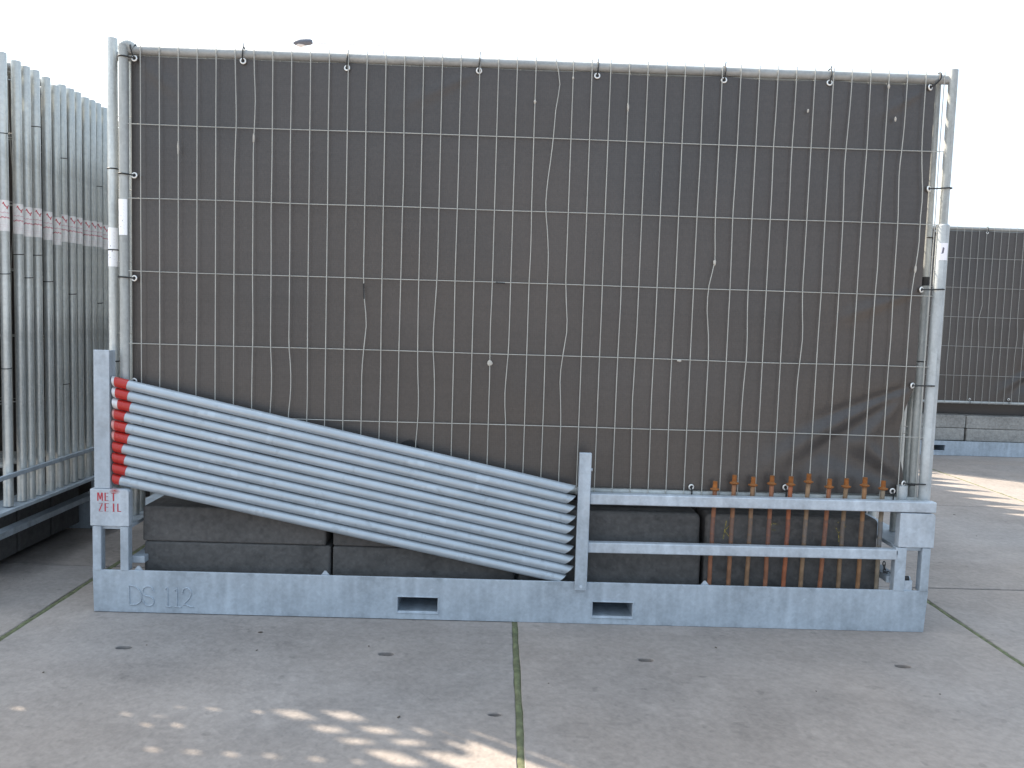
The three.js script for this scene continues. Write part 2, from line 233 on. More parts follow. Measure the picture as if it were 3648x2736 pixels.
{
  const m = M.rack;
  add('upright', merge([box(-1.825, -1.760, 0.531, 1.114, 0.072, 0.078, 0.002), box(-1.766, -1.760, 0.531, 1.112, 0.018, 0.0715, 0.002)]), m, rackA);
  add('upright', box(0.2095, 0.2605, 0.154, 0.745, 0.0878, 0.1100, 0.004), m, rackA);
  { const q = box(0.2120, 0.2580, 0.182, 0.738, 0.0500, 0.0874, 0.003); add('upright_web', q, m, rackA); }
  { const L = 1.482; const g = box(0, L, 0, 0.046, 0.046, 0.0870, 0.005); g.rotateZ(0.0022); g.translate(0.2618, 0.522, 0); add('top_rail', g, M.plate, rackA); }
  { const g = box(0, 1.335, 0, 0.045, 0.048, 0.0850, 0.005); g.rotateZ(0.0035); g.translate(0.2600, 0.312, 0); add('middle_rail', g, M.plate, rackA); }
  for (const x of [-1.645, -0.853, 0.775]) { const s = new THREE.Shape(); s.moveTo(-0.028, 0); s.lineTo(0.026, 0); s.lineTo(0.002, 0.030); s.lineTo(-0.006, 0.030); s.closePath(); const g = new THREE.ExtrudeGeometry(s, { depth: 0.006, bevelEnabled: false }); g.translate(x, 0.168, 0.062); add('stop_tab', uvBox(g), M.plate, rackA); }
  add('bolt', rod([0.2350, 0.172, 0.1095], [0.2350, 0.172, 0.1150], 0.006, 8), M.plate, rackA);
  add('bolt', rod([0.2665, 0.672, 0.092], [0.2605, 0.672, 0.092], 0.007, 8), M.plate, rackA);
  add('bolt_hole', rod([1.690, 0.507, 0.0870], [1.690, 0.507, 0.0884], 0.0045, 10), M.dark, rackA);
  add('latch', merge([box(1.631, 1.668, 0.178, 0.225, 0.040, 0.075, 0.003), rod([1.634, 0.232, 0.058], [1.662, 0.232, 0.058], 0.009, 10)]), M.plate, rackA);
  add('latch_pin', rod([1.630, 0.233, 0.066], [1.653, 0.233, 0.066], 0.0105, 12), M.dark, rackA);
  // weld-bead writing on the front beam: DS 112
  const P = (x, y) => [-1.679 + (x - 265) * 0.00018, 0.118 - (y - 385) * 0.00017, 0.0842];
  const bead = (strokes) => merge(strokes.map((s) => tube(s.map(([x, y]) => P(x, y)), 0.0030, 28, 6)));
  const letters = [
    [[[268, 380], [262, 620], [272, 868]], [[268, 380], [400, 412], [500, 505], [550, 640], [535, 770], [450, 850], [340, 872], [272, 868]]],
    [[[835, 520], [790, 420], [690, 398], [600, 450], [585, 560], [650, 630], [770, 665], [835, 745], [815, 850], [720, 892], [630, 850], [578, 742]]],
    [[[1105, 470], [1150, 415], [1162, 660], [1165, 885]], [[1110, 890], [1255, 905]]],
    [[[1330, 500], [1375, 430], [1382, 660], [1388, 890]], [[1330, 893], [1490, 908]]],
    [[[1510, 560], [1540, 440], [1625, 412], [1710, 500], [1690, 640], [1600, 760], [1530, 850]], [[1530, 850], [1590, 838], [1680, 882], [1770, 900]]]];
  for (const s of letters) add('weld_letter', bead(s), M.rack, rackA);
  // red stencil on the corner plate
  const W = 512, H = 512, drawAlpha = (c) => {
    c.fillStyle = '#000'; c.fillRect(0, 0, W, H); c.strokeStyle = '#fff'; c.lineCap = 'butt';
    const ln = (a, x0, y0, x1, y1, w) => { c.globalAlpha = a; c.lineWidth = w; c.beginPath(); c.moveTo(x0, y0); c.lineTo(x1, y1); c.stroke(); };
    // M E T
    ln(1, 52, 40, 52, 232, 26); ln(.95, 66, 40, 98, 200, 22); ln(.95, 128, 40, 100, 200, 22); ln(1, 140, 40, 140, 232, 24);
    ln(1, 196, 40, 196, 232, 26); ln(.6, 210, 50, 262, 50, 16); ln(.55, 212, 132, 254, 132, 16); ln(.65, 208, 224, 264, 224, 16);
    ln(.45, 316, 50, 404, 50, 16); ln(1, 360, 46, 360, 232, 28);
    // Z E I L
    ln(.5, 70, 290, 150, 290, 14); ln(.85, 138, 296, 78, 462, 22); ln(.45, 66, 474, 150, 474, 14);
    ln(1, 196, 286, 196, 478, 26); ln(.6, 212, 292, 270, 292, 15); ln(.6, 212, 378, 258, 378, 15); ln(.35, 212, 472, 262, 472, 12);
    ln(1, 362, 286, 362, 478, 28); ln(.5, 340, 476, 384, 476, 12); ln(1, 446, 286, 446, 478, 26); ln(.85, 456, 468, 512, 468, 18);
    const im = c.getImageData(0, 0, W, H); for (let j = 0; j < H; j++) for (let i = 0; i < W; i++) { const o = (j * W + i) * 4, n = fbm(i / W, j / H, 60, 3, 151), k = clamp(im.data[o] / 255 * (0.35 + 1.3 * n)); im.data[o] = im.data[o + 1] = im.data[o + 2] = 255 * k; } c.putImageData(im, 0, 0);
  };
  const q = new THREE.PlaneGeometry(0.108, 0.094); q.translate(-1.7625, 0.476, 0.0892);
  add('stencil_lettering', q, new THREE.MeshStandardMaterial({ color: new THREE.Color().setRGB(0.47, 0.05, 0.065), roughness: 0.8, alphaMap: canvasTex(W, H, drawAlpha, false), transparent: true }), rackA);
  const spray = new THREE.PlaneGeometry(0.05, 0.03); spray.translate(-1.735, 0.522, 0.0894);
  add('red_overspray', spray, new THREE.MeshStandardMaterial({ color: new THREE.Color().setRGB(0.5, 0.08, 0.07), roughness: 0.8, transparent: true, alphaMap: canvasTex(64, 64, (c) => { const g = c.createRadialGradient(32, 22, 2, 32, 32, 31); g.addColorStop(0, '#aaa'); g.addColorStop(1, '#000'); c.fillStyle = g; c.fillRect(0, 0, 64, 64); }, false) }), rackA);
}
const PITCH = 4.07;
const rackL = rackBase('fence_rack', 0.178, [-PITCH + 0.030, 0, 0]);
tag(rackL, 'galvanised rack side at the left edge carrying the row of upright posts', 'rack');
rackL.children.filter((o) => o.name === 'bed_bar').forEach((o) => o.removeFromParent());
const rackR = rackBase('fence_rack', 0.147, [PITCH + 0.01, 0, -5.155]);
tag(rackR, 'galvanised rack base in the far right background under pale concrete blocks', 'rack');

// ------------------------------------------------------------------ fence panels
const ROWS = [1, 2, 3, 4, 5, 6].map((i) => 2.355 - 0.303 * i);
const NW = 44, WX0 = -1.655, WSP = 0.0777;
function wireX(i, y, bends) { let x = WX0 + i * WSP; for (const [k, yc, h, d] of bends) if (k === i) { const t = Math.abs(y - yc) / h; if (t < 1) x += d * (1 - t) * (1 - 0.25 * t); } return x; }
const near = (x) => Math.round((x - WX0) / WSP);
const BENDS = [[near(0.05), 1.80, 0.22, -0.022], [near(0.068), 2.27, 0.07, 0.018], [near(0.05), 2.2, 0.25, 0.012], [near(-0.415), 1.2, 0.2, -0.014], [near(-0.72), 1.25, 0.18, 0.016], [near(0.12), 1.28, 0.16, 0.013], [near(0.12), 1.05, 0.2, -0.012], [near(0.72), 1.40, 0.2, -0.020], [near(0.72), 1.58, 0.12, 0.012],
  [near(1.58), 1.86, 0.24, 0.020], [near(1.62), 1.64, 0.2, 0.018], [near(1.5), 1.95, 0.2, -0.010], [near(-0.1), 0.98, 0.2, -0.012], [near(-0.49), 0.9, 0.2, 0.012], [near(-1.02), 1.0, 0.16, 0.014], [near(-1.1), 1.0, 0.16, 0.008], [near(1.16), 1.25, 0.2, 0.012], [near(0.9), 1.2, 0.2, 0.010], [near(-1.2), 2.15, 0.18, 0.008], [near(-1.27), 2.1, 0.25, 0.007], [near(0.42), 0.95, 0.3, -0.006], [near(-0.6), 1.9, 0.3, 0.005], [near(1.3), 2.0, 0.25, -0.007]];
for (let i = 0; i < NW; i++) BENDS.push([i, rr(0.8, 2.2), rr(0.15, 0.4), rr(-0.004, 0.004)]);
function vWire(i, r = 0.0021, seg = 34) { const pts = []; for (let k = 0; k <= 18; k++) { const y = lerp(0.545, 2.379, k / 18); pts.push([wireX(i, y, BENDS), y, 0.0098 + (y > 2.3 ? 0.0008 : 0)]); } return tube(pts, r, seg, 5); }
const hWire = (y) => tube(Array.from({ length: 10 }, (_, k) => [lerp(-1.725, 1.725, k / 9), y + rr(-0.002, 0.002), 0.0062]), 0.0019, 40, 5);
const postGeo = { left: rod([-1.728, 0.375, 0], [-1.728, 2.372, 0], 0.0202, 18), right: rod([1.728, 0.375, 0], [1.728, 2.392, 0], 0.0182, 18), rightFull: rod([1.728, 0.375, 0], [1.728, 2.374, 0], 0.0208, 18), leftFull: rod([-1.728, 0.375, 0], [-1.728, 2.374, 0], 0.0208, 18) };
const topRail = rod([-1.728, 2.354, -0.0125], [1.728, 2.354, -0.0125], 0.0190, 16), bottomRail = rod([-1.728, 0.560, -0.008], [1.728, 0.560, -0.008], 0.0145, 14);
const vGeos = Array.from({ length: NW }, (_, i) => vWire(i)), hGeos = ROWS.map(hWire);

const panelA = base('site_fence');
tag(panelA, 'large mesh fence panel standing upright in the centre rack, front of its stack', 'fence');
add('post', postGeo.left, M.post, panelA); add('post', postGeo.right, M.post, panelA);
{ const sl = add('post_sleeve', merge([rod([1.729, 0.377, 0.002], [1.729, 1.748, 0.002], 0.0250, 20), rod([1.729, 1.744, 0.002], [1.729, 1.752, 0.002], 0.0255, 20, 0.021)]), M.sleeve, panelA); sl.userData.label = 'thicker pale lower tube round the right post'; }
add('elbow', tube([[-1.728, 2.345, 0], [-1.728, 2.368, -0.002], [-1.716, 2.374, -0.008], [-1.690, 2.361, -0.0125]], 0.0208, 12, 14), M.post, panelA);
add('top_rail', topRail, M.rail, panelA); add('bottom_rail', bottomRail, M.post, panelA);
vGeos.forEach((g) => add('wire', g, M.wire, panelA)); hGeos.slice(0, 5).forEach((g) => add('wire', g, M.wire, panelA));
for (const [x, y, sx, sy] of [[-0.188, 1.105, 0.011, 0.012], [-0.030, 2.198, 0.005, 0.008], [0.353, 2.190, 0.004, 0.018], [0.735, 1.559, 0.006, 0.012], [1.120, 2.201, 0.004, 0.008], [1.434, 2.313, 0.005, 0.010], [0.629, 1.139, 0.010, 0.005], [-1.190, 2.010, 0.004, 0.020], [-1.493, 1.960, 0.0035, 0.030], [0.150, 2.30, 0.004, 0.006], [1.600, 1.56, 0.004, 0.016], [1.49, 2.18, 0.004, 0.01]]) {
  const g = new THREE.IcosahedronGeometry(1, 2), p = g.attributes.position; for (let k = 0; k < p.count; k++) { const a = p.getX(k), b = p.getY(k), c = p.getZ(k), f = 0.75 + 0.5 * vn(a * 3 + x * 9 + 9, b * 3 + y * 7 + c * 3 + 9, 64, 64, 3); p.setXYZ(k, a * f, b * f, c * f); }
  g.scale(sx, sy, 0.005); g.computeVertexNormals(); const i = near(x), wx = Math.abs(x - (WX0 + i * WSP)) < 0.02 ? wireX(i, y, BENDS) : x; g.translate(wx, y, 0.0115); add('cement_splash', g, M.cement, panelA);
}
{ const t = tube([[wireX(near(-0.75), 1.38, BENDS), 1.36, 0.0105], [wireX(near(-0.75), 1.42, BENDS), 1.425, 0.0105]], 0.0032, 4, 6); add('tape_scrap', t, M.dark, panelA); const y = ROWS[2]; add('tape_scrap', tube([[-0.165, y, 0.0068], [-0.125, y - 0.001, 0.0072]], 0.0030, 4, 6), M.dark, panelA); }

// stickers
const inkSticker = canvasTex(128, 512, (c, w, h) => { c.fillStyle = '#ffffff'; c.fillRect(0, 0, w, h); c.fillStyle = '#f0eef6'; c.fillRect(0, h * 0.8, w, 3); c.strokeStyle = '#39304a'; c.lineWidth = 4; c.lineCap = 'round'; const s = (p) => { c.beginPath(); p.forEach(([x, y], i) => (i ? c.lineTo(x, y) : c.moveTo(x, y))); c.stroke(); }; s([[22, 370], [30, 360], [34, 350]]); s([[66, 318], [70, 300]]); s([[52, 250], [48, 232]]); s([[18, 196], [12, 186], [20, 178]]); s([[40, 400], [52, 392]]); c.strokeStyle = '#c9c4d4'; c.lineWidth = 2; for (let i = 0; i < 9; i++) s([[80, 60 + i * 44], [92, 74 + i * 44]]); });
const redSticker = canvasTex(128, 256, (c, w, h) => {
  c.fillStyle = '#f4f0ee'; c.fillRect(0, 0, w, h); c.strokeStyle = '#c2303c'; c.lineCap = 'round';
  c.lineWidth = 8; c.beginPath(); c.moveTo(58, 22); c.lineTo(72, 46); c.lineTo(92, 62); c.stroke(); c.lineWidth = 9; c.beginPath(); c.moveTo(92, 62); c.lineTo(104, 44); c.stroke(); c.lineWidth = 5; c.beginPath(); c.moveTo(52, 32); c.lineTo(62, 20); c.stroke(); c.beginPath(); c.moveTo(84, 68); c.lineTo(96, 72); c.stroke();
  let q = 5; const rq = () => ((q = (q * 16807) % 2147483647) / 2147483647);
  const script = (y, x0, x1, amp, col, lw) => { c.strokeStyle = col; c.lineWidth = lw; c.beginPath(); let x = x0; c.moveTo(x, y); while (x < x1) { x += 4 + rq() * 3; c.lineTo(x, y + (rq() - 0.5) * amp); } c.stroke(); };
  script(104, 20, 112, 12, '#dd9aa2', 3); script(142, 14, 118, 20, '#c8515c', 4); script(146, 14, 118, 12, '#d98089', 3); script(206, 24, 110, 5, '#e9d3d3', 2); script(222, 24, 104, 5, '#ead8d8', 2);
  const im = c.getImageData(0, 0, w, h); for (let j = 0; j < h; j++) for (let i = 0; i < w; i++) { const k = 0.9 + 0.12 * fbm(i / w, j / h, 9, 4, 161), o = (j * w + i) * 4; for (let z = 0; z < 3; z++) im.data[o + z] = Math.min(255, im.data[o + z] * k); } c.putImageData(im, 0, 0);
});
const tornSticker = canvasTex(128, 256, (c, w, h) => { c.fillStyle = '#f1eef4'; c.fillRect(0, 0, w, h); c.fillStyle = '#6d6a78'; c.beginPath(); c.moveTo(50, 60); c.lineTo(74, 74); c.lineTo(66, 150); c.lineTo(40, 158); c.closePath(); c.fill(); c.fillStyle = '#9a97a2'; c.fillRect(30, 150, 30, 10); });
const stickerMat = (t) => new THREE.MeshStandardMaterial({ map: t, roughness: 0.55, side: THREE.DoubleSide });
const stMat = { ink: stickerMat(inkSticker), red: stickerMat(redSticker), torn: stickerMat(tornSticker) };
function arcSticker(x, z, r, y0, y1, mid, span) { const g = new THREE.CylinderGeometry(r, r, y1 - y0, 14, 1, true, mid - span / 2, span); g.translate(x, (y0 + y1) / 2, z); return g; }
add('sticker', arcSticker(-1.728, 0, 0.0208, 1.594, 1.742, -0.02, 2.0), stMat.ink, panelA).position.x = -0.0004;
add('sticker', arcSticker(1.729, 0.002, 0.0256, 1.600, 1.672, -0.15, 1.5), stMat.torn, panelA);

// the second panel, just behind, its left post clear of the first
const panelB = base('site_fence', [-0.062, 0.040, -0.058]);
tag(panelB, 'second fence of the centre stack, its left post showing left of the front one', 'fence');
add('post', postGeo.leftFull.clone().translate(-0.010, 0, 0), M.stackPost, panelB); add('post', rod([1.772, 0.335, 0], [1.752, 2.338, 0], 0.0165, 16), M.post, panelB);
add('top_rail', topRail, M.rail, panelB).position.y = -0.050; add('bottom_rail', bottomRail, M.post, panelB).position.y = -0.03;
hGeos.slice(0, 5).forEach((g) => add('wire', g, M.wire, panelB));
{ const w = add('wire_mesh', merge(vGeos), M.wire, panelB); w.position.y = -0.045; tag(w, null, null, null, 'stuff'); }
add('sticker', arcSticker(-1.738, 0, 0.0214, 1.424, 1.588, 0.1, 2.7), stMat.ink, panelB);
{ const t = add('tape_band', rod([1.7605, 1.455, 0], [1.760, 1.492, 0], 0.0180, 16), M.dark, panelB); t.userData.label = 'dark tape wound round the post'; }
add('post_tube', rod([1.7715, 0.336, 0.001], [1.760, 1.452, 0.001], 0.0190, 16), M.post, panelB);
for (const y of [1.765, 1.415, 1.06]) { const t = new THREE.TorusGeometry(0.0215, 0.0028, 6, 20); t.rotateX(Math.PI / 2); t.translate(-1.738, y - 0.04 + (y === 1.765 ? 0.11 : y === 1.415 ? 0.12 : 0.0), 0); add('cable_tie', t, M.dark, panelB); }
for (const y of [1.70, 1.165, 0.62]) { const t = new THREE.TorusGeometry(0.0200, 0.0028, 6, 20); t.rotateX(Math.PI / 2); t.translate(1.766, y - 0.04, 0); add('cable_tie', t, M.dark, panelB); }

// a plain panel for the stacks, seen edge on
const panelC = base('site_fence');
add('post', postGeo.leftFull, M.stackPost, panelC); add('post', rod([1.728, 0.375, 0], [1.728, 2.374, 0], 0.0208, 18), M.stackPost, panelC);
add('top_rail', topRail, M.rail, panelC); add('bottom_rail', bottomRail, M.post, panelC);
tag(add('wire_mesh', merge([...[...Array(NW).keys()].map((i) => vWire(i, 0.0019, 8)), ...hGeos.slice(0, 5)]), M.wire, panelC), null, null, null, 'stuff');
for (const y of [2.03, 1.42, 1.0]) { const t = new THREE.TorusGeometry(0.0212, 0.0020, 5, 16); t.rotateX(Math.PI / 2 + 0.1); t.translate(1.728, y, 0); add('cable_tie', t, M.dark, panelC); }
add('sticker', arcSticker(1.728, 0, 0.0214, 1.606, 1.741, 0.55, 2.9), stMat.red, panelC);
const ordinal = ['first', 'second', 'third', 'fourth', 'fifth', 'sixth', 'seventh', 'eighth', 'ninth', 'tenth', 'eleventh', 'twelfth', 'thirteenth'];
const leftZ = [-0.197, -0.314, -0.378, -0.457, -0.556, -0.638, -0.705, -0.779, -0.853, -0.934, -1.006, -1.079, -1.145];
const leftDy = [0.004, 0.002, -0.004, 0.001, -0.003, -0.020, 0.001, 0.002, 0.003, -0.002, 0.002, 0.004, -0.003];
function place(src, [x, y, z], label, group, turn = 0) { const c = src.clone(); c.name = numbered(src.name.replace(/_\d{3}$/, '')); c.position.set(x, y, z); c.rotation.y = turn; scene.add(c); return tag(c, label, src.userData.category ?? 'fence', group); }
const LG = 'fence panels stacked edge-on in the left rack';
const clothC = new THREE.PlaneGeometry(3.36, 1.75, 1, 1); clothC.translate(-0.02, 1.455, -0.012); uvBox(clothC);
const stripC = new THREE.PlaneGeometry(0.20, 1.75, 1, 1); stripC.translate(1.600, 1.455, -0.012); uvBox(stripC);
leftZ.forEach((z, i) => {
  const label = `fence in the left rack, its ${ordinal[i]} grey post from the photo's left edge`;
  let p = panelC;
  if (i === 0) { panelC.position.set(-PITCH, leftDy[i], z); tag(panelC, label, 'fence', LG); }
  else p = place(panelC, [-PITCH + rr(-0.004, 0.004), leftDy[i], z], label, LG, rr(-0.0015, 0.0015));
  if (i > 0) p.children.filter((o) => o.name === 'cable_tie').forEach((o) => { o.position.y = rr(-0.12, 0.12); if (rnd() < 0.8) o.removeFromParent(); });
  if (i > 2) add('sail_cloth', i > 3 ? clothC : stripC, sailMat, p);
});
const SG = 'fence panels hidden behind the front panel of the centre stack';
for (const z of [-0.125, -0.20]) place(panelC, [-0.02 + rr(-0.006, 0.006), 0, z], 'mesh fence panel standing right behind the large front panel', SG).children.filter((o) => o.name === 'sticker' || o.name === 'cable_tie').forEach((o) => o.removeFromParent());

// ------------------------------------------------------------------ sails
const sailX0 = -1.706, sailX1 = 1.660, sailTop = 2.334, sailBot = 0.578;
const tops = [[-1.684, 2.319], [-1.237, 2.324], [-0.807, 2.311], [-0.260, 2.319], [0.233, 2.316], [0.764, 2.317], [1.208, 2.322], [1.634, 2.318]];
const leftE = [[-1.686, 1.843], [-1.688, 1.416], [-1.690, 0.981]], rightE = [[1.658, 1.899], [1.656, 1.474], [1.646, 1.062], [1.636, 0.634]], botE = [[1.590, 0.599], [1.121, 0.602], [0.710, 0.592]];
const ridges = [ // [ax, ay, dx, dy, length, height, half width]
  [1.652, 1.062, -0.86, -0.52, 0.90, 0.020, 0.044], [1.652, 1.062, -0.80, -0.60, 0.74, -0.020, 0.056], [1.652, 1.062, -0.93, -0.37, 0.60, -0.013, 0.026], [1.652, 1.062, -0.62, -0.78, 0.42, 0.014, 0.038],
  [1.636, 0.634, -0.72, 0.69, 0.34, 0.015, 0.028], [1.636, 0.634, -0.93, 0.36, 0.50, -0.015, 0.05], [1.636, 0.634, -0.40, 0.91, 0.28, 0.010, 0.022], [1.656, 1.474, -0.93, -0.37, 0.45, 0.007, 0.024], [-0.26, 2.319, -0.90, -0.43, 0.45, 0.005, 0.030], [1.634, 2.318, -0.86, -0.5, 0.3, 0.006, 0.022], [-1.684, 2.319, 0.8, -0.6, 0.3, 0.006, 0.024]];
function sailZ(x, y) {
  let z = -0.010 - 0.018 * sstep(0.9, 1.5, x) * sstep(1.1, 0.8, y) + 0.022 * (fbm(x * 0.12 + 0.5, y * 0.2 + 0.3, 5, 3, 181) - 0.5) + 0.005 * (fbm(x * 0.1 + 0.6, y * 0.25, 16, 3, 187, 5) - 0.5);
  for (const [ax, ay, dx, dy, L, h, w] of ridges) { const px = x - ax, py = y - ay, s = px * dx + py * dy, t = px * -dy + py * dx; if (s > -0.02 && s < L) { const f = sstep(0, 0.08, s) * (1 - sstep(L * 0.45, L, s)), ww = w * (0.45 + s / L); z += h * f * Math.exp(-t * t / (ww * ww)); } }
  z += -0.010 * sstep(-1.64, -1.70, x);
  return clamp(z, -0.040, 0.0035);
}
function sailGeo() {
  const nx = 190, ny = 120, pos = [], idx = [];
  for (let j = 0; j <= ny; j++) for (let i = 0; i <= nx; i++) {
    const u = i / nx, v = j / ny; let x = lerp(sailX0, sailX1, u), y = lerp(sailTop, sailBot, v);
    // edges sag between the eyelets
    let k = 0; while (k < tops.length - 2 && x > tops[k + 1][0]) k++; const t = clamp((x - tops[k][0]) / (tops[k + 1][0] - tops[k][0])), sag = (x > 0.2 ? 0.011 : 0.005) * Math.sin(Math.PI * t);
    y -= sag * (1 - sstep(0, 0.12, v));
    const yr = clamp((y - 0.634) / (1.062 - 0.634)); if (y > 0.634 && y < 1.062) x -= 0.045 * Math.sin(Math.PI * yr) * sstep(0.90, 1, u);
    if (y < 0.70) x -= 0.02 * sstep(0.7, 0.58, y) * sstep(0.9, 1, u);
    pos.push(x, y, sailZ(x, y));
  }
  for (let j = 0; j < ny; j++) for (let i = 0; i < nx; i++) { const a = j * (nx + 1) + i, b = a + nx + 1; idx.push(a, b, a + 1, a + 1, b, b + 1); }
  const g = new THREE.BufferGeometry(); g.setAttribute('position', new THREE.Float32BufferAttribute(pos, 3)); g.setIndex(idx); g.computeVertexNormals();
  const uv = new Float32Array(pos.length / 3 * 2); for (let i = 0; i < uv.length / 2; i++) { uv[2 * i] = pos[3 * i]; uv[2 * i + 1] = pos[3 * i + 1]; } g.setAttribute('uv', new THREE.BufferAttribute(uv, 2)); return g;
}
const sailA = base('privacy_sail');
tag(sailA, 'large dark grey woven sail tied over the centre fence panel with metal eyelets', 'sail');
add('cloth', sailGeo(), sailMat, sailA);
const eyeletGeo = merge([new THREE.TorusGeometry(0.0098, 0.0036, 8, 20), new THREE.RingGeometry(0.0066, 0.0125, 20)]), holeGeo = rod([0, 0, -0.002], [0, 0, 0.0012], 0.0072, 12);
for (const [x, y] of [...tops, ...leftE, ...rightE, ...botE]) { const z = Math.max(sailZ(x, y), -0.004) + 0.0035, e = add('eyelet', eyeletGeo, M.eyelet, sailA); e.position.set(x, y, z); e.rotation.set(rr(-0.15, 0.15), x > 1.6 ? 0.5 : rr(-0.2, 0.2), 0); add('tie_hole', holeGeo, M.dark, e); }
const strap = (pts, r = 0.0030) => { const g = tube(pts, r, 18, 6); return g; };
for (const [x, y] of tops.slice(1, 7)) { const g = merge([strap([[x, y + 0.002, 0.006], [x + 0.001, y + 0.018, 0.012], [x + 0.002, y + 0.035, 0.0125], [x + 0.002, y + 0.052, 0.006], [x + 0.001, y + 0.0585, -0.010], [x, y + 0.05, -0.03]]), rod([x + 0.002, y + 0.056, 0.0], [x + 0.004, y + 0.072 + rr(-0.006, 0.006), 0.004], 0.002, 6)]); add('cable_tie', g, M.dark, sailA); }
for (const [x, y] of [tops[0], ...leftE]) add('cable_tie', strap([[x + 0.002, y, 0.006], [x - 0.016, y + 0.002, 0.012], [x - 0.032, y + 0.003, 0.0215], [x - 0.046, y + 0.004, 0.0222], [x - 0.060, y + 0.004, 0.014], [x - 0.064, y + 0.004, -0.004]]), M.dark, sailA);
add('cable_tie', strap([[-1.684, 2.319, 0.006], [-1.690, 2.345, 0.014], [-1.696, 2.366, 0.012], [-1.697, 2.378, -0.010]]), M.dark, sailA);
for (const [x, y] of rightE) add('cable_tie', strap([[x - 0.002, y, 0.006], [x + 0.03, y + 0.001, 0.010], [x + 0.055, y + 0.002, 0.022], [x + 0.072, y + 0.003, 0.0285], [x + 0.085, y + 0.003, 0.024], [x + 0.091, y + 0.003, 0.004]]), M.dark, sailA);
add('cable_tie', strap([[1.634, 2.318, 0.006], [1.655, 2.335, 0.010], [1.668, 2.352, 0.011], [1.672, 2.374, 0.004], [1.672, 2.380, -0.012]], 0.0045), M.dark, sailA);
for (const [x, y] of botE) add('cable_tie', strap([[x, y, 0.006], [x + 0.001, y - 0.02, 0.010], [x + 0.002, y - 0.045, 0.008]]), M.dark, sailA);
{ // a small dark torn flap near the top of the tubes
  const s = new THREE.Shape(); s.moveTo(-0.07, -0.04); s.quadraticCurveTo(-0.05, 0.005, -0.02, 0.006); s.lineTo(0.0, 0.010); s.quadraticCurveTo(0.02, -0.012, 0.055, -0.04); s.closePath();
  const g = new THREE.ExtrudeGeometry(s, { depth: 0.0012, bevelEnabled: false }); g.rotateX(0.12); g.translate(-0.505, 0.752, 0.0); const f = add('torn_flap', g, M.dark, sailA); f.userData.label = 'small dark torn edge of the sail'; }
{ const t = rod([1.632, 0.500, -0.002], [1.632, 0.624, -0.002], 0.0225, 16); const e = add('corner_tube', t, M.sleeve, panelA); e.userData.label = 'short pale tube at the lower right corner of the mesh'; }

// the rows of fences with sails that stand behind both stacks and shade the yard
const panelD = base('site_fence', [0.03, 0, -0.55]); tag(panelD, 'fence with sail standing in the rows behind the centre stack', 'fence', 'fences in the rows behind the centre stack');
for (const x of [-1.728, 1.728]) add('post', rod([x, 0.002, 0], [x, 2.374, 0], 0.0208, 12), M.stackPost, panelD);
add('top_rail', topRail, M.rail, panelD);
{ const c = new THREE.PlaneGeometry(3.41, 2.26, 1, 1); c.translate(0, 1.20, -0.012); add('sail_cloth', uvBox(c), sailMat, panelD); }
for (let z = -0.85; z > -4.95; z -= 0.27) place(panelD, [0.03, 0, z], panelD.userData.label, panelD.userData.group);
for (let z = -5.11; z > -6.4; z -= 0.30) place(panelD, [0.03, 0, z], 'fence with sail standing in the back row, behind the centre stack', panelD.userData.group);
for (let z = -5.30; z > -6.4; z -= 0.45) place(panelD, [PITCH + 0.04, 0, z], 'fence with sail standing behind the background fence at the right edge', 'fences behind the background fence at the right');
for (let z = -1.45; z > -4.95; z -= 0.35) place(panelD, [-PITCH, 0, z], 'fence with sail standing in the rows behind the left rack', 'fences in the rows behind the left rack');
// far right background: the same panel and sail in the far rack
place(panelA, [PITCH + 0.01, 0, -5.11], 'mesh fence panel in the background at the right edge of the picture').children.filter((o) => ['post_sleeve', 'sticker', 'cement_splash', 'tape_scrap', 'corner_tube'].includes(o.name)).forEach((o) => o.removeFromParent());
place(sailA, [PITCH + 0.01, 0, -5.11], 'dark sail on the background fence panel at the right edge').children.filter((o) => o.name === 'torn_flap').forEach((o) => o.removeFromParent());
// sail on the nearest fence of the left rack, with rows of wind slots that let spots of sun through
{
  const spots = [[-2.064, 1.311], [-2.981, 1.481], [-2.538, 1.401], [-2.434, 1.424], [-2.329, 1.438], [-2.199, 1.457], [-2.08, 1.482], [-2.657, 1.513], [-2.558, 1.527], [-2.436, 1.543], [-2.326, 1.551], [-2.207, 1.566], [-2.083, 1.591], [-2.662, 1.621], [-2.564, 1.619], [-2.686, 1.869], [-2.581, 1.882], [-2.468, 1.888], [-2.351, 1.908], [-2.238, 1.922], [-2.111, 1.929], [-2.805, 1.968], [-2.691, 1.97], [-2.573, 1.972], [-2.477, 1.983], [-2.793, 1.856], [-2.334, 1.972]];
  const s = new THREE.Shape(); s.moveTo(-5.77, 0.58); s.lineTo(-2.366, 0.58); s.lineTo(-2.366, 2.340); s.lineTo(-5.77, 2.340); s.closePath();
  for (const [x, y] of spots) { const h = new THREE.Path(), w = rr(0.012, 0.022), t = rr(0.010, 0.017), X = x - 0.222, Y = Math.min(y + 0.248, 2.318); if (X > -2.395) continue; h.moveTo(X - w, Y - t); h.lineTo(X - w, Y + t); h.lineTo(X + w, Y + t); h.lineTo(X + w, Y - t); h.closePath(); s.holes.push(h); }
  const g = new THREE.ExtrudeGeometry(s, { depth: 0.0012, bevelEnabled: false }); g.translate(0, 0, -0.125); uvBox(g);
  const n = base('privacy_sail'); add('cloth', g, sailMat, n); tag(n, 'dark sail with wind slots on the nearest fence of the left rack', 'sail');
}

